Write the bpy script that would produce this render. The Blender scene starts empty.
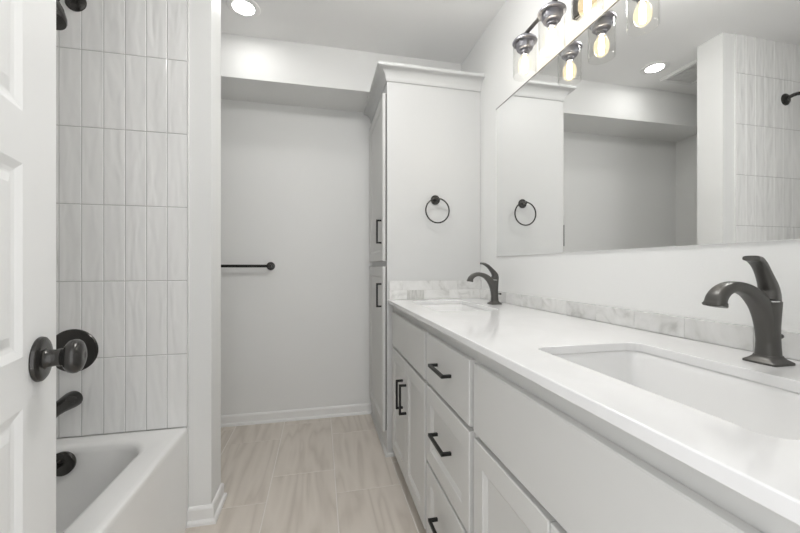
import bpy, bmesh, math, random
from mathutils import Vector, Matrix
random.seed(7)
PI = math.pi
scene = bpy.context.scene
col = scene.collection

# ---------------------------------------------------------------- camera, world, exposure
F_PX = 358.0
YAW = math.atan(80.0 / F_PX)
CAM_Z = 1.067
cd = bpy.data.cameras.new('camera'); cam = bpy.data.objects.new('camera', cd); col.objects.link(cam)
cd.sensor_width = 36.0; cd.lens = 36.0 * F_PX / 800.0; cd.clip_start = 0.01; cd.clip_end = 50
cam.location = (0, 0, CAM_Z); cam.rotation_euler = (PI / 2, 0, -YAW)
scene.camera = cam
scene.view_settings.view_transform = 'Standard'
scene.view_settings.look = 'None'
scene.view_settings.gamma = 1.0
scene.view_settings.use_curve_mapping = False
scene.view_settings.exposure = 1.78
w = bpy.data.worlds.new('world'); scene.world = w; w.use_nodes = True
w.node_tree.nodes['Background'].inputs[0].default_value = (0.98, 0.985, 1.0, 1)
w.node_tree.nodes['Background'].inputs[1].default_value = 0.58     # bright hallway behind the camera
CAN_POWER = 12.0
FILL_DOME = 10.0
BULB = 14.0
FILAMENT = 9.0

# ---------------------------------------------------------------- room dimensions
XR = 0.936        # right wall
YB = 2.594        # back wall
YS = 2.280        # soffit front
ZS = 2.185        # soffit underside
ZC = 2.440        # ceiling
YP = 1.636        # shower partition face
YP2 = 1.783       # partition far face
XP = -0.444       # partition free end
XT = -0.533       # outer face of tub, edge of tile
XL = -1.290       # wall at the far side of the tub
XA = -1.250       # alcove left wall
YE = 0.100        # entry wall inner face

# ---------------------------------------------------------------- materials
def new_mat(name):
    m = bpy.data.materials.new(name); m.use_nodes = True
    nt = m.node_tree; b = nt.nodes['Principled BSDF']
    return m, nt, b
def N(nt, t, **kw):
    n = nt.nodes.new(t)
    for k, v in kw.items(): setattr(n, k, v)
    return n
def L(nt, a, b): nt.links.new(a, b)
def simple(name, rgb, rough=0.5, metal=0.0, bump=0.0, bscale=200.0, spec=0.5, var=0.0):
    m, nt, b = new_mat(name)
    b.inputs['Base Color'].default_value = (*rgb, 1)
    b.inputs['Roughness'].default_value = rough
    b.inputs['Metallic'].default_value = metal
    b.inputs['Specular IOR Level'].default_value = spec
    tc = N(nt, 'ShaderNodeTexCoord')
    nz = N(nt, 'ShaderNodeTexNoise'); nz.inputs['Scale'].default_value = bscale; nz.inputs['Detail'].default_value = 3
    L(nt, tc.outputs['Object'], nz.inputs['Vector'])
    if bump > 0:
        bp = N(nt, 'ShaderNodeBump'); bp.inputs['Strength'].default_value = bump; bp.inputs['Distance'].default_value = 0.001
        L(nt, nz.outputs['Fac'], bp.inputs['Height']); L(nt, bp.outputs['Normal'], b.inputs['Normal'])
    if var > 0:
        n2 = N(nt, 'ShaderNodeTexNoise'); n2.inputs['Scale'].default_value = 12.0
        L(nt, tc.outputs['Object'], n2.inputs['Vector'])
        mr = N(nt, 'ShaderNodeMapRange'); mr.inputs['To Min'].default_value = rough - var; mr.inputs['To Max'].default_value = rough + var
        L(nt, n2.outputs['Fac'], mr.inputs['Value']); L(nt, mr.outputs['Result'], b.inputs['Roughness'])
    return m
M = {}
M['wall'] = simple('wall_paint', (0.83, 0.835, 0.825), 0.55, bump=0.25, bscale=260)
M['ceiling'] = simple('ceiling_paint', (0.93, 0.93, 0.925), 0.8, bump=0.25, bscale=180)
M['trim'] = simple('white_trim_paint', (0.86, 0.86, 0.85), 0.3)
M['door'] = simple('door_paint', (0.82, 0.825, 0.82), 0.33, bump=0.06, bscale=40)
M['cabinet'] = simple('cabinet_paint', (0.64, 0.64, 0.625), 0.38, bump=0.05, bscale=60)
M['cabinet_lit'] = simple('cabinet_paint_lit', (0.63, 0.635, 0.63), 0.4, bump=0.05, bscale=60)  # same paint as the fronts, tone shifted to suit the light here
M['acrylic'] = simple('tub_acrylic', (0.87, 0.87, 0.86), 0.13, var=0.03)
M['porcelain'] = simple('sink_porcelain', (0.88, 0.88, 0.875), 0.07)
M['bronze'] = simple('dark_bronze', (0.062, 0.060, 0.057), 0.26, 0.7, var=0.05)
M['black'] = simple('matte_black_metal', (0.02, 0.02, 0.019), 0.4, 0.5, var=0.05)
M['faucet'] = simple('faucet_black', (0.10, 0.097, 0.091), 0.36, 0.55, var=0.04)
M['dark'] = simple('dark_gap', (0.04, 0.04, 0.04), 0.8)
M['nickel'] = simple('polished_nickel', (0.34, 0.34, 0.375), 0.42, 1.0)
M['gunmetal'] = simple('fixture_bar_metal', (0.22, 0.21, 0.2), 0.28, 1.0)
M['chrome'] = simple('chrome', (0.8, 0.8, 0.8), 0.08, 1.0)
M['mirror'] = simple('mirror_silver', (0.93, 0.935, 0.93), 0.0, 1.0)
M['mirror_edge'] = simple('mirror_polished_edge', (0.93, 0.94, 0.93), 0.15)
M['tile_trim'] = simple('tile_edge_trim', (0.74, 0.74, 0.73), 0.2)
M['solid_surface'] = simple('shelf_solid_surface', (0.80, 0.80, 0.79), 0.2)

def emit(name, rgb, s):
    m, nt, b = new_mat(name); nt.nodes.remove(b)
    e = N(nt, 'ShaderNodeEmission'); e.inputs[0].default_value = (*rgb, 1); e.inputs[1].default_value = s
    L(nt, e.outputs[0], nt.nodes['Material Output'].inputs[0]); return m
M['fill_dome_glow'] = emit('fill_dome_light', (1.0, 0.985, 0.965), FILL_DOME)
M['can_lens'] = emit('can_lens_light', (1.0, 0.985, 0.96), CAN_POWER)
M['filament'] = emit('filament_light', (1.0, 0.92, 0.78), FILAMENT)

def thin_glass(name, tint, gloss=0.9, extra=0.0, rgb=(1, .9, .7)):
    m, nt, b = new_mat(name); nt.nodes.remove(b)
    tr = N(nt, 'ShaderNodeBsdfTransparent'); tr.inputs[0].default_value = (*tint, 1)
    gl = N(nt, 'ShaderNodeBsdfGlossy'); gl.inputs['Roughness'].default_value = 0.03; gl.inputs['Color'].default_value = (gloss,) * 3 + (1,)
    lw = N(nt, 'ShaderNodeLayerWeight'); lw.inputs['Blend'].default_value = 0.06
    mx = N(nt, 'ShaderNodeMixShader')
    mn = N(nt, 'ShaderNodeMath', operation='MINIMUM'); mn.inputs[1].default_value = 0.30; L(nt, lw.outputs['Fresnel'], mn.inputs[0])
    L(nt, mn.outputs[0], mx.inputs[0]); L(nt, tr.outputs[0], mx.inputs[1]); L(nt, gl.outputs[0], mx.inputs[2])
    out = mx.outputs[0]
    if extra > 0:
        e = N(nt, 'ShaderNodeEmission'); e.inputs[0].default_value = (*rgb, 1); e.inputs[1].default_value = extra
        ad = N(nt, 'ShaderNodeAddShader'); L(nt, out, ad.inputs[0]); L(nt, e.outputs[0], ad.inputs[1]); out = ad.outputs[0]
    L(nt, out, nt.nodes['Material Output'].inputs[0]); return m
M['glass'] = thin_glass('clear_shade_glass', (0.965, 0.965, 0.96))
M['bulb'] = thin_glass('lit_bulb_glass', (0.98, 0.95, 0.88), 0.9, 0.13, (1, .80, .50))
M['bulb_glow'] = emit('lit_bulb_core', (1.0, 0.88, 0.66), BULB)

def attr_offset(nt):
    """object coordinates shifted by the tile's own random offset (face-corner colour 'tile')"""
    tc = N(nt, 'ShaderNodeTexCoord'); at = N(nt, 'ShaderNodeAttribute'); at.attribute_name = 'tile'
    sc = N(nt, 'ShaderNodeVectorMath', operation='SCALE'); sc.inputs['Scale'].default_value = 9.0
    L(nt, at.outputs['Vector'], sc.inputs[0])
    ad = N(nt, 'ShaderNodeVectorMath', operation='ADD'); L(nt, tc.outputs['Object'], ad.inputs[0]); L(nt, sc.outputs[0], ad.inputs[1])
    return ad.outputs[0], at

def floor_mat():
    m, nt, b = new_mat('floor_porcelain_vein_cut')
    vec, at = attr_offset(nt)
    mp = N(nt, 'ShaderNodeMapping'); mp.inputs['Scale'].default_value = (1.3, 0.13, 1.0); mp.inputs['Rotation'].default_value = (0, 0, 0.22)
    L(nt, vec, mp.inputs['Vector'])
    nz = N(nt, 'ShaderNodeTexNoise'); nz.inputs['Scale'].default_value = 4.6; nz.inputs['Detail'].default_value = 2.5; nz.inputs['Distortion'].default_value = 0.35
    L(nt, mp.outputs[0], nz.inputs['Vector'])
    mul = N(nt, 'ShaderNodeMath', operation='MULTIPLY'); mul.inputs[1].default_value = 8.0; L(nt, nz.outputs['Fac'], mul.inputs[0])
    fr = N(nt, 'ShaderNodeMath', operation='PINGPONG'); fr.inputs[1].default_value = 0.5; L(nt, mul.outputs[0], fr.inputs[0])
    n2 = N(nt, 'ShaderNodeTexNoise'); n2.inputs['Scale'].default_value = 30; n2.inputs['Detail'].default_value = 4
    mp2 = N(nt, 'ShaderNodeMapping'); mp2.inputs['Scale'].default_value = (1.0, 0.12, 1.0); mp2.inputs['Rotation'].default_value = (0, 0, 0.15)
    L(nt, vec, mp2.inputs['Vector']); L(nt, mp2.outputs[0], n2.inputs['Vector'])
    ad = N(nt, 'ShaderNodeMath', operation='MULTIPLY_ADD'); ad.inputs[1].default_value = 0.55
    L(nt, n2.outputs['Fac'], ad.inputs[0]); L(nt, fr.outputs[0], ad.inputs[2])
    cr = N(nt, 'ShaderNodeValToRGB')
    cr.color_ramp.elements[0].position = 0.12; cr.color_ramp.elements[0].color = (0.55, 0.495, 0.435, 1)
    cr.color_ramp.elements[1].position = 1.0; cr.color_ramp.elements[1].color = (0.72, 0.665, 0.60, 1)
    e = cr.color_ramp.elements.new(0.5); e.color = (0.66, 0.605, 0.54, 1)
    L(nt, ad.outputs[0], cr.inputs[0])
    L(nt, cr.outputs[0], b.inputs['Base Color'])
    b.inputs['Roughness'].default_value = 0.42
    return m
M['floor_tile'] = floor_mat()
M['floor_grout'] = simple('floor_grout', (0.80, 0.76, 0.72), 0.9, bump=0.3, bscale=400)

def wall_tile_mat():
    m, nt, b = new_mat('wavy_white_ceramic')
    b.inputs['Base Color'].default_value = (0.9, 0.9, 0.89, 1); b.inputs['Roughness'].default_value = 0.2
    vec, at = attr_offset(nt)
    mp = N(nt, 'ShaderNodeMapping'); mp.inputs['Rotation'].default_value = (0, 0.42, 0); mp.inputs['Scale'].default_value = (22.0, 22.0, 5.0)
    L(nt, vec, mp.inputs['Vector'])
    nz = N(nt, 'ShaderNodeTexNoise'); nz.inputs['Scale'].default_value = 1.0; nz.inputs['Detail'].default_value = 1.0; nz.inputs['Distortion'].default_value = 0.5
    L(nt, mp.outputs[0], nz.inputs['Vector'])
    bp = N(nt, 'ShaderNodeBump'); bp.inputs['Strength'].default_value = 0.55; bp.inputs['Distance'].default_value = 0.012
    L(nt, nz.outputs['Fac'], bp.inputs['Height']); L(nt, bp.outputs['Normal'], b.inputs['Normal'])
    return m
M['wall_tile'] = wall_tile_mat()
M['wall_grout'] = simple('wall_grout', (0.52, 0.52, 0.505), 0.9)

def marble_mat():
    m, nt, b = new_mat('marble_mosaic')
    vec, at = attr_offset(nt)
    nz = N(nt, 'ShaderNodeTexNoise'); nz.inputs['Scale'].default_value = 9; nz.inputs['Detail'].default_value = 6; nz.inputs['Distortion'].default_value = 2.0
    L(nt, vec, nz.inputs['Vector'])
    cr = N(nt, 'ShaderNodeValToRGB')
    cr.color_ramp.elements[0].position = 0.28; cr.color_ramp.elements[0].color = (0.58, 0.58, 0.56, 1)
    cr.color_ramp.elements[1].position = 0.62; cr.color_ramp.elements[1].color = (0.83, 0.83, 0.82, 1)
    e = cr.color_ramp.elements.new(0.45); e.color = (0.76, 0.76, 0.745, 1)
    L(nt, nz.outputs['Fac'], cr.inputs[0])
    sep = N(nt, 'ShaderNodeSeparateXYZ'); L(nt, at.outputs['Vector'], sep.inputs[0])
    mr = N(nt, 'ShaderNodeMapRange'); mr.inputs['To Min'].default_value = 0.86; mr.inputs['To Max'].default_value = 1.04
    L(nt, sep.outputs['X'], mr.inputs['Value'])
    ml = N(nt, 'ShaderNodeVectorMath', operation='SCALE'); L(nt, cr.outputs[0], ml.inputs[0]); L(nt, mr.outputs[0], ml.inputs['Scale'])
    L(nt, ml.outputs[0], b.inputs['Base Color']); b.inputs['Roughness'].default_value = 0.2
    return m
M['marble'] = marble_mat()
def marble_dark():
    m, nt, b = new_mat('veined_dark_marble')
    tc = N(nt, 'ShaderNodeTexCoord'); mp = N(nt, 'ShaderNodeMapping'); mp.inputs['Scale'].default_value = (60, 60, 12)
    L(nt, tc.outputs['Object'], mp.inputs[0]); nz = N(nt, 'ShaderNodeTexNoise'); nz.inputs['Scale'].default_value = 1.5; L(nt, mp.outputs[0], nz.inputs[0])
    cr = N(nt, 'ShaderNodeValToRGB'); cr.color_ramp.elements[0].position = 0.35; cr.color_ramp.elements[0].color = (0.5, 0.5, 0.48, 1)
    cr.color_ramp.elements[1].position = 0.65; cr.color_ramp.elements[1].color = (0.66, 0.66, 0.64, 1)
    L(nt, nz.outputs['Fac'], cr.inputs[0]); L(nt, cr.outputs[0], b.inputs['Base Color']); b.inputs['Roughness'].default_value = 0.2
    return m
M['marble_dark'] = marble_dark()
M['marble_grout'] = simple('marble_grout', (0.70, 0.70, 0.68), 0.8)

def quartz_mat():
    m, nt, b = new_mat('white_quartz')
    tc = N(nt, 'ShaderNodeTexCoord'); nz = N(nt, 'ShaderNodeTexNoise'); nz.inputs['Scale'].default_value = 4; nz.inputs['Detail'].default_value = 6; nz.inputs['Distortion'].default_value = 1.5
    L(nt, tc.outputs['Object'], nz.inputs[0])
    cr = N(nt, 'ShaderNodeValToRGB'); cr.color_ramp.elements[0].position = 0.3; cr.color_ramp.elements[0].color = (0.81, 0.81, 0.81, 1)
    cr.color_ramp.elements[1].position = 0.55; cr.color_ramp.elements[1].color = (0.85, 0.85, 0.85, 1)
    L(nt, nz.outputs['Fac'], cr.inputs[0]); L(nt, cr.outputs[0], b.inputs['Base Color']); b.inputs['Roughness'].default_value = 0.09
    return m
M['quartz'] = quartz_mat()

# ---------------------------------------------------------------- mesh helpers
class MB:
    def __init__(s): s.bm = bmesh.new(); s.tiles = []
    def face(s, pts, mi=0, tile=None):
        vs = [s.bm.verts.new(p) for p in pts]
        try: f = s.bm.faces.new(vs)
        except ValueError: return None
        f.material_index = mi
        if tile is not None:
            lay = s.bm.loops.layers.float_color.get('tile') or s.bm.loops.layers.float_color.new('tile')
            for lp in f.loops: lp[lay] = (*tile, 1)
        return f
    def box(s, x0, x1, y0, y1, z0, z1, bev=0.0, mi=0, seg=2):
        bm = bmesh.new(); bmesh.ops.create_cube(bm, size=1)
        for v in bm.verts: v.co = Vector(((x0 + x1) / 2 + v.co.x * (x1 - x0), (y0 + y1) / 2 + v.co.y * (y1 - y0), (z0 + z1) / 2 + v.co.z * (z1 - z0)))
        if bev > 0: bmesh.ops.bevel(bm, geom=bm.edges[:], offset=bev, segments=seg, affect='EDGES')
        s._join(bm, mi); return s
    def _join(s, bm, mi=0):
        mp = {v: s.bm.verts.new(v.co) for v in bm.verts}
        for f in bm.faces:
            try: g = s.bm.faces.new([mp[v] for v in f.verts]); g.material_index = mi
            except ValueError: pass
        bm.free()
    def loft(s, rings, cap0=True, cap1=True, closed=True, mi=0):
        vr = [[s.bm.verts.new(p) for p in r] for r in rings]
        n = len(rings[0])
        for a, b in zip(vr[:-1], vr[1:]):
            for i in range(n if closed else n - 1):
                j = (i + 1) % n
                f = s.bm.faces.new((a[i], a[j], b[j], b[i])); f.material_index = mi
        if cap0: s.bm.faces.new(vr[0][::-1]).material_index = mi
        if cap1: s.bm.faces.new(vr[-1]).material_index = mi
        return s
    def lathe(s, prof, o=(0, 0, 0), axis='Z', n=32, cap0=True, cap1=True, mi=0):
        """prof = [(radius, height)] around an axis through o; axis may be a Vector"""
        ax = {'X': Vector((1, 0, 0)), 'Y': Vector((0, 1, 0)), 'Z': Vector((0, 0, 1))}[axis] if isinstance(axis, str) else Vector(axis).normalized()
        u = ax.orthogonal().normalized(); v = ax.cross(u); o = Vector(o)
        rings = [[o + ax * h + (u * math.cos(2 * PI * k / n) + v * math.sin(2 * PI * k / n)) * max(r, 1e-5) for k in range(n)] for r, h in prof]
        return s.loft(rings, cap0, cap1, mi=mi)
    def tube(s, pts, r, n=12, mi=0, ry=None):
        pts = [Vector(p) for p in pts]; rr = r if isinstance(r, (list, tuple)) else [r] * len(pts)
        rings = []; prev = None
        for i, p in enumerate(pts):
            t = (pts[min(i + 1, len(pts) - 1)] - pts[max(i - 1, 0)]).normalized()
            if prev is None: u = t.orthogonal().normalized()
            else: u = (prev - t * prev.dot(t)).normalized()
            prev = u; v = t.cross(u)
            rings.append([p + (u * math.cos(2 * PI * k / n) + v * math.sin(2 * PI * k / n)) * rr[i] for k in range(n)])
        return s.loft(rings, mi=mi)
    def build(s, name, mat, parent=None, smooth=None, origin=None, local=False, bevel=None):
        bm = s.bm
        bmesh.ops.remove_doubles(bm, verts=bm.verts, dist=1e-6) if not s.bm.loops.layers.float_color.get('tile') else None
        bmesh.ops.recalc_face_normals(bm, faces=bm.faces)
        o = Vector((0, 0, 0))
        if not local:
            if parent is not None: o = world_loc(parent)
            elif origin is not None: o = Vector(origin)
            for v in bm.verts: v.co -= o
        me = bpy.data.meshes.new(name); bm.to_mesh(me); bm.free()
        for m in (mat if isinstance(mat, (list, tuple)) else [mat]): me.materials.append(m)
        ob = bpy.data.objects.new(name, me); col.objects.link(ob)
        if parent is not None: ob.parent = parent
        elif origin is not None: ob.location = origin
        if smooth is not None:
            for p in me.polygons: p.use_smooth = True
            me.set_sharp_from_angle(angle=math.radians(smooth))
        if bevel:
            b = ob.modifiers.new('bevel', 'BEVEL'); b.width = bevel; b.segments = 2; b.limit_method = 'ANGLE'; b.angle_limit = math.radians(40)
        return ob
def world_loc(o):
    v = Vector((0, 0, 0))
    while o is not None: v += o.location; o = o.parent
    return v
def tag(o, label=None, cat=None, group=None, kind=None):
    if label: o['label'] = label
    if cat: o['category'] = cat
    if group: o['group'] = group
    if kind: o['kind'] = kind
    return o
def thing(name, loc, label, cat, group=None):
    o = bpy.data.objects.new(name, None); col.objects.link(o); o.location = loc; o.empty_display_size = 0.05
    return tag(o, label, cat, group)
def struct(o, label=None): o['kind'] = 'structure'; return tag(o, label)
def rrect(cx, cy, hx, hy, r, z, n=6):
    pts = []
    for sx, sy, a0 in ((1, 1, 0), (-1, 1, PI / 2), (-1, -1, PI), (1, -1, 1.5 * PI)):
        for k in range(n + 1):
            a = a0 + k * PI / 2 / n
            pts.append(Vector((cx + sx * (hx - r) + r * math.cos(a), cy + sy * (hy - r) + r * math.sin(a), z)))
    return pts
def sweep(mb, path, prof, side=1, mi=0):
    """profile [(out, z)] mitred along an XY polyline; side=+1 puts it to the left of travel"""
    P = [Vector((x, y)) for x, y in path]; rings = []
    for i, p in enumerate(P):
        ns = []
        if i > 0: d = (P[i] - P[i - 1]).normalized(); ns.append(Vector((-d.y, d.x)) * side)
        if i < len(P) - 1: d = (P[i + 1] - P[i]).normalized(); ns.append(Vector((-d.y, d.x)) * side)
        if len(ns) == 2:
            m = (ns[0] + ns[1]); m = m / m.length; m = m / max(0.2, m.dot(ns[0]))
        else: m = ns[0]
        rings.append([Vector((p.x + m.x * o, p.y + m.y * o, z)) for o, z in prof])
    mb.loft(rings, mi=mi)
def paneled(mb, a0, a1, b0, b1, panels, rings, thick, mp, ch=0.002):
    """a slab front with a single column of recessed panels; mp(a, b, depth) -> point"""
    def rect(A0, A1, B0, B1, d): return [mp(A0, B0, d), mp(A1, B0, d), mp(A1, B1, d), mp(A0, B1, d)]
    def band(r1, r2):
        for i in range(4):
            j = (i + 1) % 4; mb.face([r1[i], r1[j], r2[j], r2[i]])
    outer = rect(a0, a1, b0, b1, ch); inner = rect(a0 + ch, a1 - ch, b0 + ch, b1 - ch, 0); back = rect(a0, a1, b0, b1, thick)
    band(outer, inner); band(outer, back); mb.face(back)
    A0, A1, B0, B1 = a0 + ch, a1 - ch, b0 + ch, b1 - ch
    if not panels: mb.face(inner); return
    p0, p1 = panels[0][0], panels[0][1]
    zs = [B0] + [z for p in panels for z in (p[2], p[3])] + [B1]
    for k in range(len(zs) - 1):       # stiles are cut at every rail so that edges meet
        mb.face(rect(A0, p0, zs[k], zs[k + 1], 0)); mb.face(rect(p1, A1, zs[k], zs[k + 1], 0))
        if k % 2 == 0: mb.face(rect(p0, p1, zs[k], zs[k + 1], 0))
    for (q0, q1, r0, r1) in panels:
        prev = rect(q0, q1, r0, r1, 0)
        for ins, dep in rings:
            cur = rect(q0 + ins, q1 - ins, r0 + ins, r1 - ins, dep); band(prev, cur); prev = cur
        mb.face(prev)

# ---------------------------------------------------------------- room shell
def floor():
    mb = MB(); x0, x1, y0, y1 = XL, XR, -0.35, YB
    mb.box(x0 - 0.1, x1 + 0.1, y0, y1 + 0.1, -0.06, -0.0015, mi=1)
    W = 0.3110; LN = 0.610; g = 0.0024; cols = {}
    k = -4
    while True:
        cx = -0.237 + k * W
        if cx > x1: break
        ph = 1.914 if (k % 2 == 0) else 1.713
        yy = ph - LN * 5
        while yy < y1:
            X0, X1 = max(cx + g, x0), min(cx + W - g, x1); Y0, Y1 = max(yy + g, y0), min(yy + LN - g, y1)
            if X1 > X0 and Y1 > Y0:
                t = (random.random(), random.random(), random.random()); b = 0.001
                T = [(X0, Y0), (X1, Y0), (X1, Y1), (X0, Y1)]; I = [(X0 + b, Y0 + b), (X1 - b, Y0 + b), (X1 - b, Y1 - b), (X0 + b, Y1 - b)]
                mb.face([(x, y, 0) for x, y in I], 0, t)
                for i in range(4):
                    j = (i + 1) % 4
                    mb.face([(*T[i], -0.0015), (*T[j], -0.0015), (*I[j], 0), (*I[i], 0)], 0, t)
            yy += LN
        k += 1
    o = mb.build('floor', [M['floor_tile'], M['floor_grout']]); struct(o, 'beige vein-cut porcelain plank tile floor')
floor()
def bx(name, x0, x1, y0, y1, z0, z1, m, label=None):
    o = MB().box(x0, x1, y0, y1, z0, z1).build(name, m); return struct(o, label)
bx('ceiling', XL - 0.1, XR + 0.1, -0.12, YB + 0.1, ZC, ZC + 0.08, M['ceiling'], 'plain white ceiling')
bx('wall_right', XR, XR + 0.1, -0.03, YB + 0.1, -0.06, ZC, M['wall'], 'light grey wall behind the vanity and mirror')
bx('wall_back', XL - 0.1, XR, YB, YB + 0.1, -0.06, ZC, M['wall'], 'light grey back wall of the toilet alcove')
bx('wall_left', XL - 0.1, XA, YP2, YB, -0.06, ZC, M['wall'], 'left wall of the alcove')
bx('wall_tub', XL - 0.1, XL, -0.03, YP2, -0.06, ZC, M['wall'], 'wall along the long side of the bathtub')
bx('wall_partition', XL, XP, YP, YP2, -0.06, ZC, M['wall'], 'partition wall at the head of the bathtub')
bx('wall_soffit', XA, XR, YS, YB, ZS, ZC, M['wall'], 'dropped soffit in front of the back wall')
def entry():
    mb = MB(); y0, y1 = -0.02, YE
    mb.box(XL, -0.350, y0, y1, -0.06, ZC); mb.box(0.375, XR, y0, y1, -0.06, ZC); mb.box(-0.350, 0.375, y0, y1, 2.06, ZC)
    struct(mb.build('wall_entry', M['wall']), 'entry wall with the doorway')
    mb = MB()
    mb.box(-0.350, -0.335, y0 - 0.02, y1 , 0, 2.045); mb.box(0.360, 0.375, y0 - 0.02, y1, 0, 2.045); mb.box(-0.350, 0.375, y0 - 0.02, y1, 2.045, 2.06)
    struct(mb.build('trim_1', M['trim'], bevel=0.001), 'white jamb of the doorway')
entry()
# baseboards with a small shoe moulding
BP = [(0, 0.0), (0.022, 0.0), (0.022, 0.010), (0.019, 0.016), (0.013, 0.019), (0.011, 0.020), (0.011, 0.060), (0.008, 0.068), (0.004, 0.072), (0, 0.072)]
mb = MB(); sweep(mb, [(XT + 0.001, YP), (XP, YP), (XP, YP2), (XA, YP2)], BP, side=-1); struct(mb.build('baseboard_partition', M['trim']), 'white baseboard around the end of the partition')
mb = MB(); sweep(mb, [(XA, YP2 + 0.024), (XA, YB), (0.366, YB)], BP, side=-1); struct(mb.build('baseboard_back', M['trim']), 'white baseboard along the back wall')

# shower wall tile
def tiles(name, label, u0, u1, z0, z1, wd, ht, uoff, mp, nrm_thick=0.009):
    mb = MB(); g = 0.0012; bv = 0.0018; T = nrm_thick
    def pt(u, z, d): return mp(u, z, d)
    # grout bed
    bed = T - 0.0025
    r0 = [pt(u0, z0, 0), pt(u1, z0, 0), pt(u1, z1, 0), pt(u0, z1, 0)]; r1 = [pt(u0, z0, bed), pt(u1, z0, bed), pt(u1, z1, bed), pt(u0, z1, bed)]
    for i in range(4):
        j = (i + 1) % 4; mb.face([r0[i], r0[j], r1[j], r1[i]], 1, (0, 0, 0))
    mb.face(r1, 1, (0, 0, 0)); mb.face(r0, 1, (0, 0, 0))
    u = uoff
    while u > u0: u -= wd
    while u < u1:
        z = z0
        while z < z1 - 1e-4:
            A0, A1, B0, B1 = max(u + g, u0 + g), min(u + wd - g, u1), z + g, min(z + ht - g, z1)
            if A1 - A0 > 0.006:
                t = (random.random(), random.random(), random.random())
                O = [(A0, B0), (A1, B0), (A1, B1), (A0, B1)]; I = [(A0 + bv, B0 + bv), (A1 - bv, B0 + bv), (A1 - bv, B1 - bv), (A0 + bv, B1 - bv)]
                mb.face([pt(a, b, T) for a, b in I], 0, t)
                for i in range(4):
                    j = (i + 1) % 4
                    mb.face([pt(*O[i], T - 0.0012), pt(*O[j], T - 0.0012), pt(*I[j], T), pt(*I[i], T)], 0, t)
                    mb.face([pt(*O[i], bed), pt(*O[j], bed), pt(*O[j], T - 0.0012), pt(*O[i], T - 0.0012)], 0, t)
            z += ht
        u += wd
    return struct(mb.build(name, [M['wall_tile'], M['wall_grout']]), label)
tiles('wall_tile', 'stacked wavy white tile on the shower head wall', XL, XT, 0.408, ZC, 0.0744, 0.3005, XT, lambda u, z, d: Vector((u, YP - d, z)))
tiles('wall_tile_side', 'stacked wavy white tile along the bathtub', YE, YP - 0.010, 0.408, ZC, 0.0744, 0.3005, YP - 0.010, lambda u, z, d: Vector((XL + d, u, z)))
mb = MB().box(XT, XT + 0.004, YP - 0.0105, YP, 0.0, ZC, 0.001); struct(mb.build('trim_2', M['tile_trim']), 'white edge strip beside the shower tile')

# ---------------------------------------------------------------- interior door (opened inward)
def door():
    ang = math.atan2(0.969, -0.248)
    root = bpy.data.objects.new('door_1', None); col.objects.link(root)
    root.location = (-0.301, 0.098, 0.012); root.rotation_euler = (0, 0, ang)
    struct(root, 'white five-panel interior door swung open, with a dark knob')
    W = 0.712; H = 2.03; T = 0.035
    # local: +x along the leaf from hinge, local -y faces the camera side
    fr = lambda a, b, d: Vector((a, d, b))
    bk = lambda a, b, d: Vector((a, T - d, b))
    st = 0.128
    pz = [(0.157, 0.457), (0.538, 0.837), (0.916, 1.2135), (1.293, 1.593), (1.672, 1.930)]
    ps = [(st, W - st, a, b) for a, b in pz]
    rings = [(0.003, 0.0012), (0.012, 0.0055), (0.018, 0.0070), (0.021, 0.0070), (0.036, 0.0025)]
    mb = MB(); paneled(mb, 0, W, 0, H, ps, rings, T / 2, fr, 0.0015); paneled(mb, 0, W, 0, H, ps, rings, T / 2, bk, 0.0015)
    leaf = mb.build('leaf', M['door'], root, local=True)
    kx, kz = W - 0.074, 0.900
    for s, y0 in ((-1, 0.0), (1, T)):
        ax = Vector((0, s, 0))
        k = MB().lathe([(0.0, 0.0), (0.0365, 0.0), (0.0375, 0.002), (0.0365, 0.006), (0.033, 0.0085), (0.026, 0.0095), (0.018, 0.0095), (0.0155, 0.012), (0.014, 0.020), (0.0135, 0.028), (0.0, 0.028)], (kx, y0, kz), ax).build('rosette', M['bronze'], root, 35, local=True)
        MB().lathe([(0.0, 0.0245), (0.0145, 0.0245), (0.015, 0.0295), (0.0135, 0.031), (0.0145, 0.0325), (0.021, 0.035), (0.0270, 0.0395), (0.0290, 0.0455), (0.0285, 0.0505), (0.0250, 0.0555), (0.017, 0.0590), (0.006, 0.0600), (0.004, 0.0593), (0.0, 0.0593)], (kx, y0, kz), ax).build('knob', M['bronze'], root, 40, local=True)
    lt = MB().box(W - 0.0002, W + 0.0012, T / 2 - 0.012, T / 2 + 0.012, kz - 0.028, kz + 0.028, 0.0004).build('latch_plate', M['bronze'], root, local=True)
    for z in (0.2, 1.0, 1.8):
        MB().lathe([(0.006, 0), (0.006, 0.09)], (-0.003, 0.004, z), 'Z', 12).build('hinge', M['bronze'], root, 40, local=True)
door()

# ---------------------------------------------------------------- cabinets
RINGS = [(0.001, 0.002), (0.012, 0.007), (0.013, 0.008)]
def pull(parent, p0, p1, out, name='pull'):
    """square bar pull between two post positions; out = vector from door face to bar"""
    p0, p1, out = Vector(p0), Vector(p1), Vector(out); r = 0.0048; mb = MB()
    d = (p1 - p0).normalized(); o = out.normalized(); s = d.cross(o)
    def bar(a, b, w1, w2):
        ring = lambda c: [c + w1 * r + w2 * r, c - w1 * r + w2 * r, c - w1 * r - w2 * r, c + w1 * r - w2 * r]
        mb.loft([ring(a), ring(b)])
    bar(p0 + out - d * r - o * r, p1 + out + d * r - o * r, o, s)
    bar(p0 - o * 0.0005, p0 + out - o * r, d, s); bar(p1 - o * 0.0005, p1 + out - o * r, d, s)
    return mb.build(name, M['black'], parent, bevel=0.0008)
XF = 0.383; FT = 0.018;  XFR = XF + FT + 0.001        # door fronts, thickness, face frame
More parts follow.
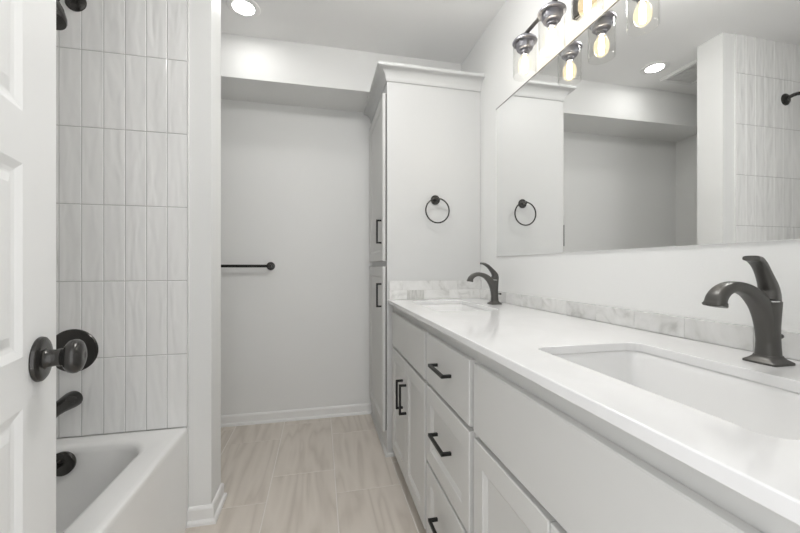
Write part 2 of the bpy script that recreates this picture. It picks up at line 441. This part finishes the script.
def front(parent, name, y0, y1, z0, z1, x=XF, style='slab', st=0.052, rl=0.055):
    mb = MB(); mp = lambda a, b, d: Vector((x + d, a, b))
    pn = [] if style == 'slab' else [(y0 + st, y1 - st, z0 + rl, z1 - rl)]
    paneled(mb, y0, y1, z0, z1, pn, RINGS, FT, mp, 0.0022)
    return mb.build(name, M['cabinet'], parent)
def vanity_box(parent, y0, y1):
    mb = MB(); z0, z1 = 0.088, 0.860
    mb.box(XFR + 0.018, XR, y0, y0 + 0.016, z0, z1 - 0.001); mb.box(XFR + 0.018, XR, y1 - 0.016, y1, z0, z1 - 0.001); mb.box(XFR + 0.018, XR, y0 + 0.016, y1 - 0.016, z0, z0 + 0.016)
    mb.box(XR - 0.008, XR, y0 + 0.016, y1 - 0.016, z0 + 0.016, z1 - 0.02)
    mb.box(0.46, 0.476, y0, y1, 0.0, z0)
    mb.build('body', M['cabinet'], parent)
    return parent
def frame(parent, y0, y1, opens, sl, sr):
    """face frame with real openings: stiles y0..y0+sr, y1-sl..y1, rails between openings [(z0,z1)]"""
    mb = MB(); x0, x1 = XFR, XFR + 0.018
    mb.box(x0, x1, y0, y0 + sr, 0.088, 0.859); mb.box(x0, x1, y1 - sl, y1, 0.088, 0.859)
    zs = [0.088] + [z for o in opens for z in o] + [0.859]
    for k in range(0, len(zs), 2): mb.box(x0, x1, y0 + sr, y1 - sl, zs[k], zs[k + 1])
    mb.build('face_frame', M['cabinet'], parent)
def vpull(parent, y, zc, x=XF, ln=0.128, out=0.034): return pull(parent, (x, y, zc - ln / 2), (x, y, zc + ln / 2), (-out, 0, 0))
def hpull(parent, yc, z, x=XF, ln=0.126, out=0.032): return pull(parent, (x, yc - ln / 2, z), (x, yc + ln / 2, z), (-out, 0, 0))

c = thing('sink_cabinet', (0.66, 1.63, 0), 'grey vanity sink cabinet with two panel doors, beside the tall cabinet', 'cabinet', None)
vanity_box(c, 1.2805, 1.978); frame(c, 1.2805, 1.978, [(0.11, 0.61), (0.655, 0.80)], 0.085, 0.03)
front(c, 'false_front', 1.292, 1.912, 0.643, 0.820)
d = front(c, 'door', 1.604, 1.912, 0.080, 0.629, style='panel'); vpull(d, 1.655, 0.462)
d = front(c, 'door', 1.292, 1.600, 0.080, 0.629, style='panel'); vpull(d, 1.585, 0.462)
c = thing('drawer_cabinet', (0.66, 1.074, 0), 'grey vanity drawer cabinet with three drawers and black pulls, between the two sinks', 'cabinet')
vanity_box(c, 0.8665, 1.2795); frame(c, 0.8665, 1.2795, [(0.10, 0.335), (0.365, 0.625), (0.655, 0.80)], 0.03, 0.03)
for z0, z1, st, zp in ((0.645, 0.820, 'slab', 0.738), (0.357, 0.632, 'panel', 0.506), (0.080, 0.344, 'panel', 0.222)):
    d = front(c, 'drawer', 0.880, 1.268, z0, z1, style=st); hpull(d, 1.078, zp)
c = thing('sink_cabinet', (0.66, 0.49, 0), 'grey vanity sink cabinet nearest the doorway, below the near sink', 'cabinet')
vanity_box(c, YE + 0.002, 0.8655); frame(c, YE + 0.002, 0.8655, [(0.11, 0.61), (0.655, 0.80)], 0.03, 0.15)
front(c, 'false_front', 0.233, 0.853, 0.643, 0.820)
d = front(c, 'door', 0.545, 0.853, 0.080, 0.629, style='panel'); vpull(d, 0.572, 0.462)
d = front(c, 'door', 0.233, 0.541, 0.080, 0.629, style='panel'); vpull(d, 0.514, 0.462)

def tall():
    c = thing('tall_cabinet', (0.65, 2.27, 0), 'tall linen cabinet with two doors and crown moulding beyond the vanity', 'cabinet')
    X0 = 0.368
    mb = MB(); mb.box(X0, XR - 0.001, 1.980, YB - 0.001, 0, 2.150); mb.build('body', M['cabinet_lit'], c, bevel=0.0012)
    for z0, z1, zp in ((0.133, 1.067, 0.902), (1.099, 2.050, 1.268)):
        d = front(c, 'door', 2.000, 2.545, z0, z1, x=0.345, style='panel'); pull(d, (0.345, 2.038, zp - 0.064), (0.345, 2.038, zp + 0.064), (-0.030, 0, 0))
    mb = MB()
    mb.box(0.3632, X0 + 0.001, 2.003, 2.540, 0.136, 1.064); mb.box(0.3632, X0 + 0.001, 2.003, 2.540, 1.102, 2.047); mb.build('door_gap_shade', M['dark'], c)  # near-black strips paint the shadow in the gap behind the doors
    prof = [(0, 2.108), (0.006, 2.108), (0.008, 2.114)]
    for k in range(9):
        a = k / 8 * PI / 2
        prof.append((0.009 + 0.042 * (1 - math.cos(a)), 2.116 + 0.050 * math.sin(a)))
    prof += [(0.056, 2.168), (0.059, 2.172), (0.060, 2.184), (0, 2.184)]
    mb = MB(); sweep(mb, [(X0, YB - 0.001), (X0, 1.980), (XR - 0.001, 1.980)], prof, side=-1)
    mb.box(X0, XR - 0.001, 1.980, YB - 0.001, 2.1505, 2.184)
    mb.build('crown_moulding', M['cabinet_lit'], c, 30)
    mb = MB(); sweep(mb, [(X0, YB - 0.025), (X0, 1.980), (0.455, 1.980)], [(0, 0.0), (0.011, 0), (0.011, 0.006), (0.008, 0.013), (0.003, 0.017), (0, 0.018)], side=-1)
    mb.build('shoe_moulding', M['cabinet'], c, 50)
tall()

# ---------------------------------------------------------------- countertop, sinks, splashes
SX, SHX, SHY = 0.621, 0.139, 0.227
def counter():
    z0, z1 = 0.860, 0.880; bm = bmesh.new(); loops = []
    outer = [Vector((0.372, YE + 0.001, z1)), Vector((XR - 0.001, YE + 0.001, z1)), Vector((XR - 0.001, 1.979, z1)), Vector((0.372, 1.979, z1))]
    loops = [outer] + [rrect(SX, cy, SHX, SHY, 0.028, z1) for cy in SINK_Y]
    ed = []; vl = []
    for lp in loops:
        vs = [bm.verts.new(p) for p in lp]; vl.append(vs)
        for i in range(len(vs)): ed.append(bm.edges.new((vs[i], vs[(i + 1) % len(vs)])))
    bmesh.ops.triangle_fill(bm, edges=ed, use_beauty=True)
    top = bm.faces[:]
    r = bmesh.ops.extrude_face_region(bm, geom=top)
    for v in r['geom']:
        if isinstance(v, bmesh.types.BMVert): v.co.z = z0
    mb = MB(); mb.bm.free(); mb.bm = bm
    o = mb.build('countertop', M['quartz'], origin=(0.66, 1.04, 0.86), smooth=40, bevel=0.0022)
    tag(o, 'long white quartz countertop with two sink cutouts along the vanity', 'countertop')
SINK_Y = [0.512, 1.640]
counter()
def sink(cy, label):
    root = thing('sink', (SX, cy, 0.70), label, 'sink')
    mb = MB(); rings = []
    for ins, z, r in ((-0.012, 0.8595, 0.034), (-0.004, 0.8595, 0.030), (-0.002, 0.857, 0.030), (0.002, 0.84, 0.032), (0.010, 0.78, 0.036), (0.018, 0.755, 0.040), (0.032, 0.738, 0.045), (0.055, 0.730, 0.05), (0.10, 0.727, 0.03)):
        rings.append(rrect(SX, cy, SHX - ins, SHY - ins, r, z, 6))
    outer = []
    for ins, z, r in ((-0.012, 0.8595, 0.034), (-0.012, 0.845, 0.034), (0.0, 0.78, 0.036), (0.014, 0.735, 0.045), (0.05, 0.718, 0.05)):
        outer.append(rrect(SX, cy, SHX - ins, SHY - ins, r, z, 6))
    mb.loft(outer[::-1] + rings[1:], True, True)
    mb.build('basin', M['porcelain'], root, 40)
    MB().lathe([(0.0, 0.7275), (0.024, 0.7275), (0.024, 0.7290), (0.021, 0.7300), (0.017, 0.7290), (0.012, 0.7315), (0.0, 0.733)], (SX + 0.02, cy, 0), 'Z', 24).build('drain', M['faucet'], root, 30)
sink(SINK_Y[0], 'white rectangular undermount sink nearest the doorway')
sink(SINK_Y[1], 'white rectangular undermount sink beside the tall cabinet')

def splash_back():
    mb = MB(); x0 = XR - 0.011; y0, y1 = YE + 0.002, 1.968
    mb.box(x0 + 0.002, XR - 0.0005, y0, y1, 0.8805, 0.9335, mi=1)
    y = y1; k = 0
    while y > y0:
        ya = max(y - 0.1525, y0); t = (random.random(), random.random(), random.random())
        z0, z1 = 0.8815, 0.934; g = 0.0006
        p = [(x0, ya + g, z0), (x0, y - g, z0), (x0, y - g, z1), (x0, ya + g, z1)]; q = [(XR - 0.0005, a[1], a[2]) for a in p]
        mb.face(p, 0, t)
        for i in range(4): j = (i + 1) % 4; mb.face([p[i], p[j], q[j], q[i]], 0, t)
        y -= 0.1525
    tag(mb.build('backsplash', [M['marble'], M['marble_grout'], M['marble_dark']]), 'single row white marble backsplash strip along the wall behind both faucets', 'backsplash')
def splash_side():
    mb = MB(); y1 = 1.9795; y0 = y1 - 0.011; X0, X1 = 0.379, XR - 0.001
    mb.box(X0, X1, y0 + 0.002, y1, 0.8805, 0.985, mi=1)
    rows = [(0.8815, 0.9325, [X0, 0.4806, 0.5807, 0.733, 0.880, X1]), (0.9335, 0.9865, [X0, 0.455, 0.630, 0.782, X1])]
    for ri, (z0, z1, xs) in enumerate(rows):
        for k in range(len(xs) - 1):
            t = (random.random(), random.random(), random.random()); g = 0.0006
            p = [(xs[k] + g, y0, z0), (xs[k + 1] - g, y0, z0), (xs[k + 1] - g, y0, z1), (xs[k] + g, y0, z1)]; q = [(a[0], y1, a[2]) for a in p]
            mi = 2 if (ri == 0 and k == 1) else 0
            mb.face(p, mi, t)
            for i in range(4): j = (i + 1) % 4; mb.face([p[i], p[j], q[j], q[i]], mi, t)
    tag(mb.build('side_splash', [M['marble'], M['marble_grout'], M['marble_dark']]), 'two-row marble side splash against the tall cabinet, with one darker tile', 'backsplash')
splash_back(); splash_side()

# ---------------------------------------------------------------- faucets
def superell(c, u, v, a, b, n=20, e=0.62):
    pts = []
    for k in range(n):
        t = 2 * PI * k / n; cx, sx = math.cos(t), math.sin(t)
        pts.append(c + u * (a * math.copysign(abs(cx) ** e, cx)) + v * (b * math.copysign(abs(sx) ** e, sx)))
    return pts
def catmull(P, k=5):
    out = []
    for i in range(len(P) - 1):
        p0 = P[max(i - 1, 0)]; p1 = P[i]; p2 = P[i + 1]; p3 = P[min(i + 2, len(P) - 1)]
        for j in range(k):
            t = j / k
            out.append(tuple(0.5 * ((2 * b) + (-a + c) * t + (2 * a - 5 * b + 4 * c - d) * t * t + (-a + 3 * b - 3 * c + d) * t ** 3) for a, b, c, d in zip(p0, p1, p2, p3)))
    out.append(P[-1]); return out
def path_loft(mb, P, base):
    """P = (x, z, half thickness in plane, half width across); swept in the XZ plane"""
    Q = catmull(P); rings = []
    Yv = Vector((0, 1, 0))
    for i, (x, z, a, b) in enumerate(Q):
        q0, q1 = Q[max(i - 1, 0)], Q[min(i + 1, len(Q) - 1)]
        t = Vector((q1[0] - q0[0], 0, q1[1] - q0[1])).normalized(); u = Yv.cross(t)
        rings.append(superell(base + Vector((x, 0, z)), u, Yv, a, b))
    mb.loft(rings)
def faucet(cy, label, turn=0):
    B = Vector((0.850, cy, 0.880)); X = Vector((1, 0, 0)); Y = Vector((0, 1, 0))
    root = thing('faucet', B, label, 'faucet', 'matching dark faucets behind the two sinks')
    mb = MB()
    rings = [rrect(B.x, B.y, h, h, r, B.z + z, 3) for h, r, z in ((0.0270, 0.003, 0.0003), (0.0270, 0.003, 0.004), (0.0262, 0.003, 0.005), (0.0215, 0.006, 0.009), (0.0188, 0.009, 0.013), (0.018, 0.010, 0.016))]
    mb.loft(rings); mb.build('base_plate', M['faucet'], root, 35)
    mb = MB()
    col_ = [(0.018, 0.014), (0.0170, 0.030), (0.0163, 0.050), (0.0163, 0.070), (0.0170, 0.090), (0.0180, 0.108), (0.0185, 0.119)]
    mb.loft([superell(B + Vector((0, 0, z)), X, Y, a, a, e=0.72) for a, z in col_])
    path_loft(mb, [(-0.002, 0.040, 0.0150, 0.0145), (-0.005, 0.070, 0.0165, 0.0150), (-0.012, 0.096, 0.0175, 0.0150), (-0.028, 0.120, 0.0155, 0.0145), (-0.055, 0.141, 0.0115, 0.0145), (-0.088, 0.149, 0.0102, 0.0145), (-0.112, 0.143, 0.0105, 0.0150), (-0.126, 0.131, 0.0115, 0.0160), (-0.131, 0.1190, 0.0120, 0.0170), (-0.1315, 0.1170, 0.0135, 0.0185), (-0.1325, 0.1135, 0.0135, 0.0185)], B)
    mb.build('body_and_spout', M['faucet'], root, 50)
    mb = MB().lathe([(0.0165, 0.1185), (0.0165, 0.1215)], B, 'Z', 24); tag(mb.build('joint_ring', M['chrome'], root, 30), 'bright ring under the lever')
    mb = MB()
    path_loft(mb, [(0.000, 0.1215, 0.0180, 0.0175), (0.002, 0.132, 0.0170, 0.0165), (0.001, 0.145, 0.0145, 0.0145), (-0.008, 0.159, 0.0115, 0.0130), (-0.022, 0.175, 0.0090, 0.0120), (-0.038, 0.190, 0.0072, 0.0120), (-0.057, 0.200, 0.0058, 0.0125), (-0.073, 0.2025, 0.0048, 0.0125)], B)
    for v in mb.bm.verts:
        if turn: v.co = B + Matrix.Rotation(math.radians(turn), 3, 'Z') @ (v.co - B)
    mb.build('lever_handle', M['faucet'], root, 50)
    mb = MB().tube([B + Vector((0.014, 0, 0.050)), B + Vector((0.027, 0, 0.050))], 0.0022, 8)
    mb.lathe([(0.0, 0.0), (0.0042, 0.001), (0.0055, 0.005), (0.0042, 0.009), (0.0, 0.010)], B + Vector((0.026, 0, 0.050)), 'X', 14)
    mb.build('drain_lift_knob', M['faucet'], root, 50)
faucet(0.523, 'dark gunmetal arched faucet behind the near sink, in front of the mirror', 14)
faucet(1.640, 'dark gunmetal arched faucet behind the far sink, beside the tall cabinet')

# ---------------------------------------------------------------- mirror
mb = MB(); mb.box(0.9310, 0.9355, 0.36, 1.780, 1.1205, 1.9150, mi=1)
mb.face([(0.93095, 0.364, 1.1215), (0.93095, 1.7740, 1.1215), (0.93095, 1.7740, 1.9140), (0.93095, 0.364, 1.9140)], 0)
o = mb.build('wall_mirror', [M['mirror'], M['mirror_edge']], origin=(0.935, 1.07, 1.12)); tag(o, 'wide frameless wall mirror above the vanity backsplash', 'mirror')
MB().box(0.9298, 0.9358, 0.36, 1.780, 1.9152, 1.9192).build('top_edge_shade', M['gunmetal'], o)  # dark strip stands in for the shadow along the mirror's top edge

# ---------------------------------------------------------------- vanity light
LX = 0.825
def vanity_light():
    ys = [1.330, 1.153, 0.976, 0.799]; zc = 2.018
    root = thing('vanity_light', (0.93, 1.065, 2.0), 'four-lamp vanity light bar with clear glass shades, on the wall above the mirror', 'wall light')
    mb = MB().box(0.918, XR, 0.965, 1.165, 1.985, 2.095, 0.004); mb.build('backplate', M['gunmetal'], root)
    for y in (1.02, 1.11): MB().tube([(0.919, y, zc + 0.012), (0.87, y, zc + 0.012), (LX, y, zc + 0.006)], 0.006, 10).build('arm', M['gunmetal'], root, 40)
    MB().box(LX - 0.006, LX + 0.006, ys[-1] - 0.01, ys[0] + 0.012, zc, zc + 0.012, 0.0015).build('bar', M['gunmetal'], root)
    for y in ys:
        h = MB().lathe([(0.0, 0.010), (0.014, 0.006), (0.024, -0.001), (0.036, -0.010), (0.0470, -0.0195), (0.0490, -0.0235), (0.0490, -0.0275), (0.0430, -0.0285), (0.0355, -0.0290), (0.0350, -0.046), (0.0310, -0.056), (0.0190, -0.058), (0.0185, -0.070), (0.0, -0.070)], (LX, y, zc), 'Z', 36).build('lamp_holder', M['nickel'], root, 28)
        prof_o = [(0.0455, -0.0282), (0.0465, -0.036), (0.0468, -0.08), (0.0468, -0.160), (0.0458, -0.165)]
        prof_i = [(0.0440, -0.163), (0.0445, -0.159), (0.0445, -0.08), (0.0445, -0.038), (0.0435, -0.0290)]
        g = MB().lathe(prof_o + prof_i, (LX, y, zc), 'Z', 36, False, False).build('glass_shade', M['glass'], h, 50)
        s = MB().lathe([(0.0, -0.0698), (0.0135, -0.0698), (0.0135, -0.080), (0.0, -0.080)], (LX, y, zc), 'Z', 20).build('bulb_base', M['nickel'], h, 40)
        b = MB().lathe([(0.0125, -0.0795), (0.016, -0.088), (0.023, -0.100), (0.0265, -0.114), (0.0265, -0.130), (0.022, -0.146), (0.012, -0.156), (0.0, -0.159)], (LX, y, zc), 'Z', 24, True, False).build('bulb', M['bulb'], h, 60)
        f = MB().lathe([(0.0, -0.082), (0.005, -0.083), (0.009, -0.094), (0.0105, -0.125), (0.008, -0.148), (0.0, -0.153)], (LX, y, zc), 'Z', 14, False, False).build('filament', M['filament'], h, 60)
vanity_light()

# ---------------------------------------------------------------- ceiling light, added fill light, vent
def can(x, y, label):
    root = thing('recessed_light', (x, y, ZC), label, 'ceiling light')
    MB().lathe([(0.053, -0.001), (0.055, -0.005), (0.066, -0.0075), (0.082, -0.004), (0.085, 0.0)], (x, y, ZC), 'Z', 48, False, False).build('trim_ring', M['trim'], root, 40)
    MB().lathe([(0.0, -0.0022), (0.0545, -0.0022), (0.0545, -0.0005), (0.0, -0.0005)], (x, y, ZC), 'Z', 48).build('lens', M['can_lens'], root, 30)
can(-0.395, 2.030, 'round white recessed ceiling light in front of the soffit')
def dome(x, y):
    root = thing('added_fill_light', (x, y, ZC), 'added fill light shaped as a round flush-mount dome, out of view over the floor', 'ceiling light')
    MB().lathe([(0.0, 0.0), (0.175, 0.0), (0.178, -0.006), (0.178, -0.022), (0.172, -0.028), (0.0, -0.028)], (x, y, ZC), 'Z', 48).build('canopy', M['nickel'], root, 35)
    MB().lathe([(0.165, -0.0285), (0.168, -0.045), (0.155, -0.068), (0.12, -0.088), (0.07, -0.099), (0.0, -0.103)], (x, y, ZC), 'Z', 48).build('diffuser', M['fill_dome_glow'], root, 60)
dome(0.26, 1.14)  # out-of-view lamp added to brighten the whole room
def vent():
    x0, x1, y0, y1 = -0.862, -0.572, 1.885, 2.152
    root = thing('exhaust_vent', ((x0 + x1) / 2, (y0 + y1) / 2, ZC), 'square white exhaust fan grille on the alcove ceiling', 'ceiling vent')
    mb = MB(); w = 0.028; z = ZC - 0.014
    outer = [(x0, y0), (x1, y0), (x1, y1), (x0, y1)]
    def rg(i, zz): return [Vector((x0 + i, y0 + i, zz)), Vector((x1 - i, y0 + i, zz)), Vector((x1 - i, y1 - i, zz)), Vector((x0 + i, y1 - i, zz))]
    mb.loft([rg(0, ZC - 0.0003), rg(0.004, z), rg(w, z), rg(w + 0.006, ZC - 0.0003)], False, False); mb.build('frame', M['trim'], root)
    mb = MB(); y = y0 + w + 0.012
    while y < y1 - w - 0.008:
        mb.box(x0 + w, x1 - w, y, y + 0.008, ZC - 0.011, ZC - 0.004); y += 0.016
    mb.build('grille', M['trim'], root)
    MB().box(x0 + w, x1 - w, y0 + w, y1 - w, ZC - 0.003, ZC - 0.0004).build('backing', M['dark'], root)
vent()

# ---------------------------------------------------------------- towel ring and towel bar
def ring():
    x, z = 0.651, 1.452; yw = 1.980
    root = thing('towel_ring', (x, yw, z), 'round dark towel ring on the side of the tall cabinet', 'towel ring')
    MB().lathe([(0.0, 0.0), (0.0275, 0.0), (0.0275, 0.005), (0.025, 0.008), (0.010, 0.009), (0.009, 0.012), (0.009, 0.045), (0.0075, 0.048), (0.0, 0.048)], (x, yw, z), (0, -1, 0), 28).build('mount', M['bronze'], root, 35)
    mb = MB(); R = 0.0695; n = 56; m = 10; c = Vector((x + 0.002, yw - 0.038, z - R + 0.003)); r = 0.0042
    rings = []
    for i in range(n + 1):
        a = 2 * PI * i / n; d = Vector((math.cos(a), 0, math.sin(a)))
        rings.append([c + d * (R + r * math.cos(2 * PI * k / m)) + Vector((0, 1, 0)) * (r * math.sin(2 * PI * k / m)) for k in range(m)])
    mb.loft(rings, False, False); mb.build('ring', M['bronze'], root, 60)
ring()
def bar():
    z = 1.070; xr_, xl = -0.330, -0.940; yw = YB
    root = thing('towel_bar', (xr_, yw, z), 'straight dark towel bar on the back wall', 'towel bar')
    for x in (xr_, xl):
        MB().lathe([(0.0, 0.0), (0.028, 0.0), (0.028, 0.006), (0.025, 0.009), (0.0115, 0.010), (0.0105, 0.014), (0.0105, 0.045), (0.0125, 0.048), (0.0125, 0.066), (0.010, 0.069), (0.0, 0.069)], (x, yw, z), (0, -1, 0), 28).build('mount', M['bronze'], root, 35)
    MB().tube([(xl, yw - 0.057, z), (xr_, yw - 0.057, z)], 0.0095, 16).build('rail', M['black'], root, 50)
bar()

# ---------------------------------------------------------------- bathtub and shower fittings
def tub():
    root = thing('bathtub', (-0.91, 0.86, 0), 'white alcove bathtub with a flat apron, beside the open door', 'bathtub')
    x0, x1, y0, y1 = XL + 0.0095, XT, YE + 0.001, YP - 0.0005
    cx, cy, hx, hy = (x0 + x1) / 2, (y0 + y1) / 2, (x1 - x0) / 2, (y1 - y0) / 2
    bx0, bx1, by0, by1 = -1.215, -0.626, 0.18, 1.558
    bcx, bcy, bhx, bhy = (bx0 + bx1) / 2, (by0 + by1) / 2, (bx1 - bx0) / 2, (by1 - by0) / 2
    n = 8; rings = []
    for i, z in ((0.0, 0.0), (0.0, 0.385), (0.0, 0.398), (0.0025, 0.404), (0.008, 0.4065), (0.02, 0.4070)):
        rings.append(rrect(cx, cy, hx - i, hy - i, 0.004, z, n))
    for i, z, r in ((-0.012, 0.4065, 0.135), (0.0, 0.403, 0.13), (0.008, 0.394, 0.125), (0.013, 0.375, 0.12), (0.028, 0.25, 0.11), (0.045, 0.13, 0.12), (0.06, 0.095, 0.12), (0.09, 0.072, 0.12), (0.13, 0.066, 0.10), (0.2, 0.064, 0.06)):
        rings.append(rrect(bcx, bcy, bhx - i, bhy - i, r, z, n))
    mb = MB(); mb.loft(rings, True, True); mb.build('shell', M['acrylic'], root, 50)
    # overflow plate on the head-end wall of the basin
    c = Vector((-0.912, 1.533, 0.352)); nrm = Vector((0, -1, 0.12)).normalized()
    mb = MB().lathe([(0.0, -0.006), (0.041, -0.006), (0.042, 0.004), (0.039, 0.009), (0.032, 0.011), (0.0, 0.012)], c, nrm, 36)
    mb.build('overflow_plate', M['bronze'], root, 35)
    MB().box(c.x - 0.003, c.x + 0.003, c.y - 0.030, c.y - 0.008, c.z - 0.004, c.z + 0.018, 0.001).build('overflow_lever', M['bronze'], root)
    MB().lathe([(0.0, 0.064), (0.03, 0.064), (0.03, 0.067), (0.02, 0.069), (0.0, 0.069)], (-0.915, 1.30, 0), 'Z', 24).build('drain', M['bronze'], root, 30)
tub()
YT = YP - 0.009
def fittings():
    x = -0.930
    r = thing('shower_valve', (x, YT, 0.742), 'round dark shower valve plate with lever on the tiled wall', 'shower valve')
    MB().lathe([(0.0, 0.0), (0.083, 0.0), (0.083, 0.003), (0.080, 0.007), (0.060, 0.010), (0.034, 0.012), (0.030, 0.018), (0.028, 0.040), (0.0, 0.040)], (x, YT, 0.742), (0, -1, 0), 44).build('escutcheon', M['bronze'], r, 35)
    mb = MB().lathe([(0.0, 0.0405), (0.023, 0.0405), (0.025, 0.048), (0.022, 0.062), (0.0, 0.066)], (x, YT, 0.742), (0, -1, 0), 28)
    mb.tube([(x, YT - 0.054, 0.742), (x - 0.02, YT - 0.060, 0.722), (x - 0.045, YT - 0.066, 0.695)], [0.011, 0.009, 0.007], 12)
    mb.build('lever_handle', M['bronze'], r, 50)
    r = thing('tub_spout', (x, YT, 0.555), 'dark curved tub spout on the tiled wall above the overflow plate', 'tub spout')
    mb = MB()
    P = [(0.0, 0.0, 0.031), (0.012, 0.0, 0.0315), (0.035, -0.001, 0.029), (0.07, -0.003, 0.0245), (0.105, -0.008, 0.0215), (0.125, -0.016, 0.020), (0.135, -0.028, 0.018), (0.138, -0.042, 0.0165)]
    mb.tube([(x, YT - a, 0.555 + b) for a, b, _ in P], [q[2] for q in P], 24); mb.build('spout', M['bronze'], r, 50)
    xs = -0.922
    r = thing('shower', (xs, YT, 2.09), 'dark shower head on a curved arm, high on the tiled wall', 'shower head')
    MB().lathe([(0.0, 0.0), (0.036, 0.0), (0.036, 0.004), (0.030, 0.010), (0.014, 0.014), (0.0, 0.014)], (xs, YT, 2.09), (0, -1, 0), 32).build('flange', M['bronze'], r, 35)
    pts = catmull([(xs, YT - 0.004, 2.09), (xs, YT - 0.035, 2.100), (xs, YT - 0.070, 2.096), (xs, YT - 0.100, 2.070), (xs, YT - 0.114, 2.038)], 5)
    MB().tube(pts, 0.0105, 14).build('arm', M['bronze'], r, 50)
    c = Vector((xs, YT - 0.114, 2.038)); ax = Vector((0, -0.28, -0.95)).normalized()
    MB().lathe([(0.0, -0.004), (0.014, -0.002), (0.016, 0.012), (0.014, 0.022), (0.020, 0.034), (0.034, 0.058), (0.046, 0.090), (0.0485, 0.104), (0.047, 0.112), (0.042, 0.114), (0.0, 0.112)], c, ax, 32).build('head', M['bronze'], r, 40)
fittings()
def shelf(z, label):
    mb = MB(); cx, cy = XL + 0.009, YT; R = 0.225; n = 16
    ring = [Vector((cx, cy, 0))] + [Vector((cx + R * math.cos(a) , cy - R * math.sin(a), 0)) for a in [k * PI / 2 / n for k in range(n + 1)]]
    mb.loft([[p + Vector((0, 0, zz)) for p in ring] for zz in (z - 0.010, z + 0.010)])
    tag(mb.build('corner_shelf', M['solid_surface'], origin=(cx, cy, z), bevel=0.003), label, 'shelf', 'white corner shelves in the shower')
shelf(1.610, 'upper white quarter-round corner shelf in the tiled shower corner')
shelf(1.310, 'lower white quarter-round corner shelf in the tiled shower corner')
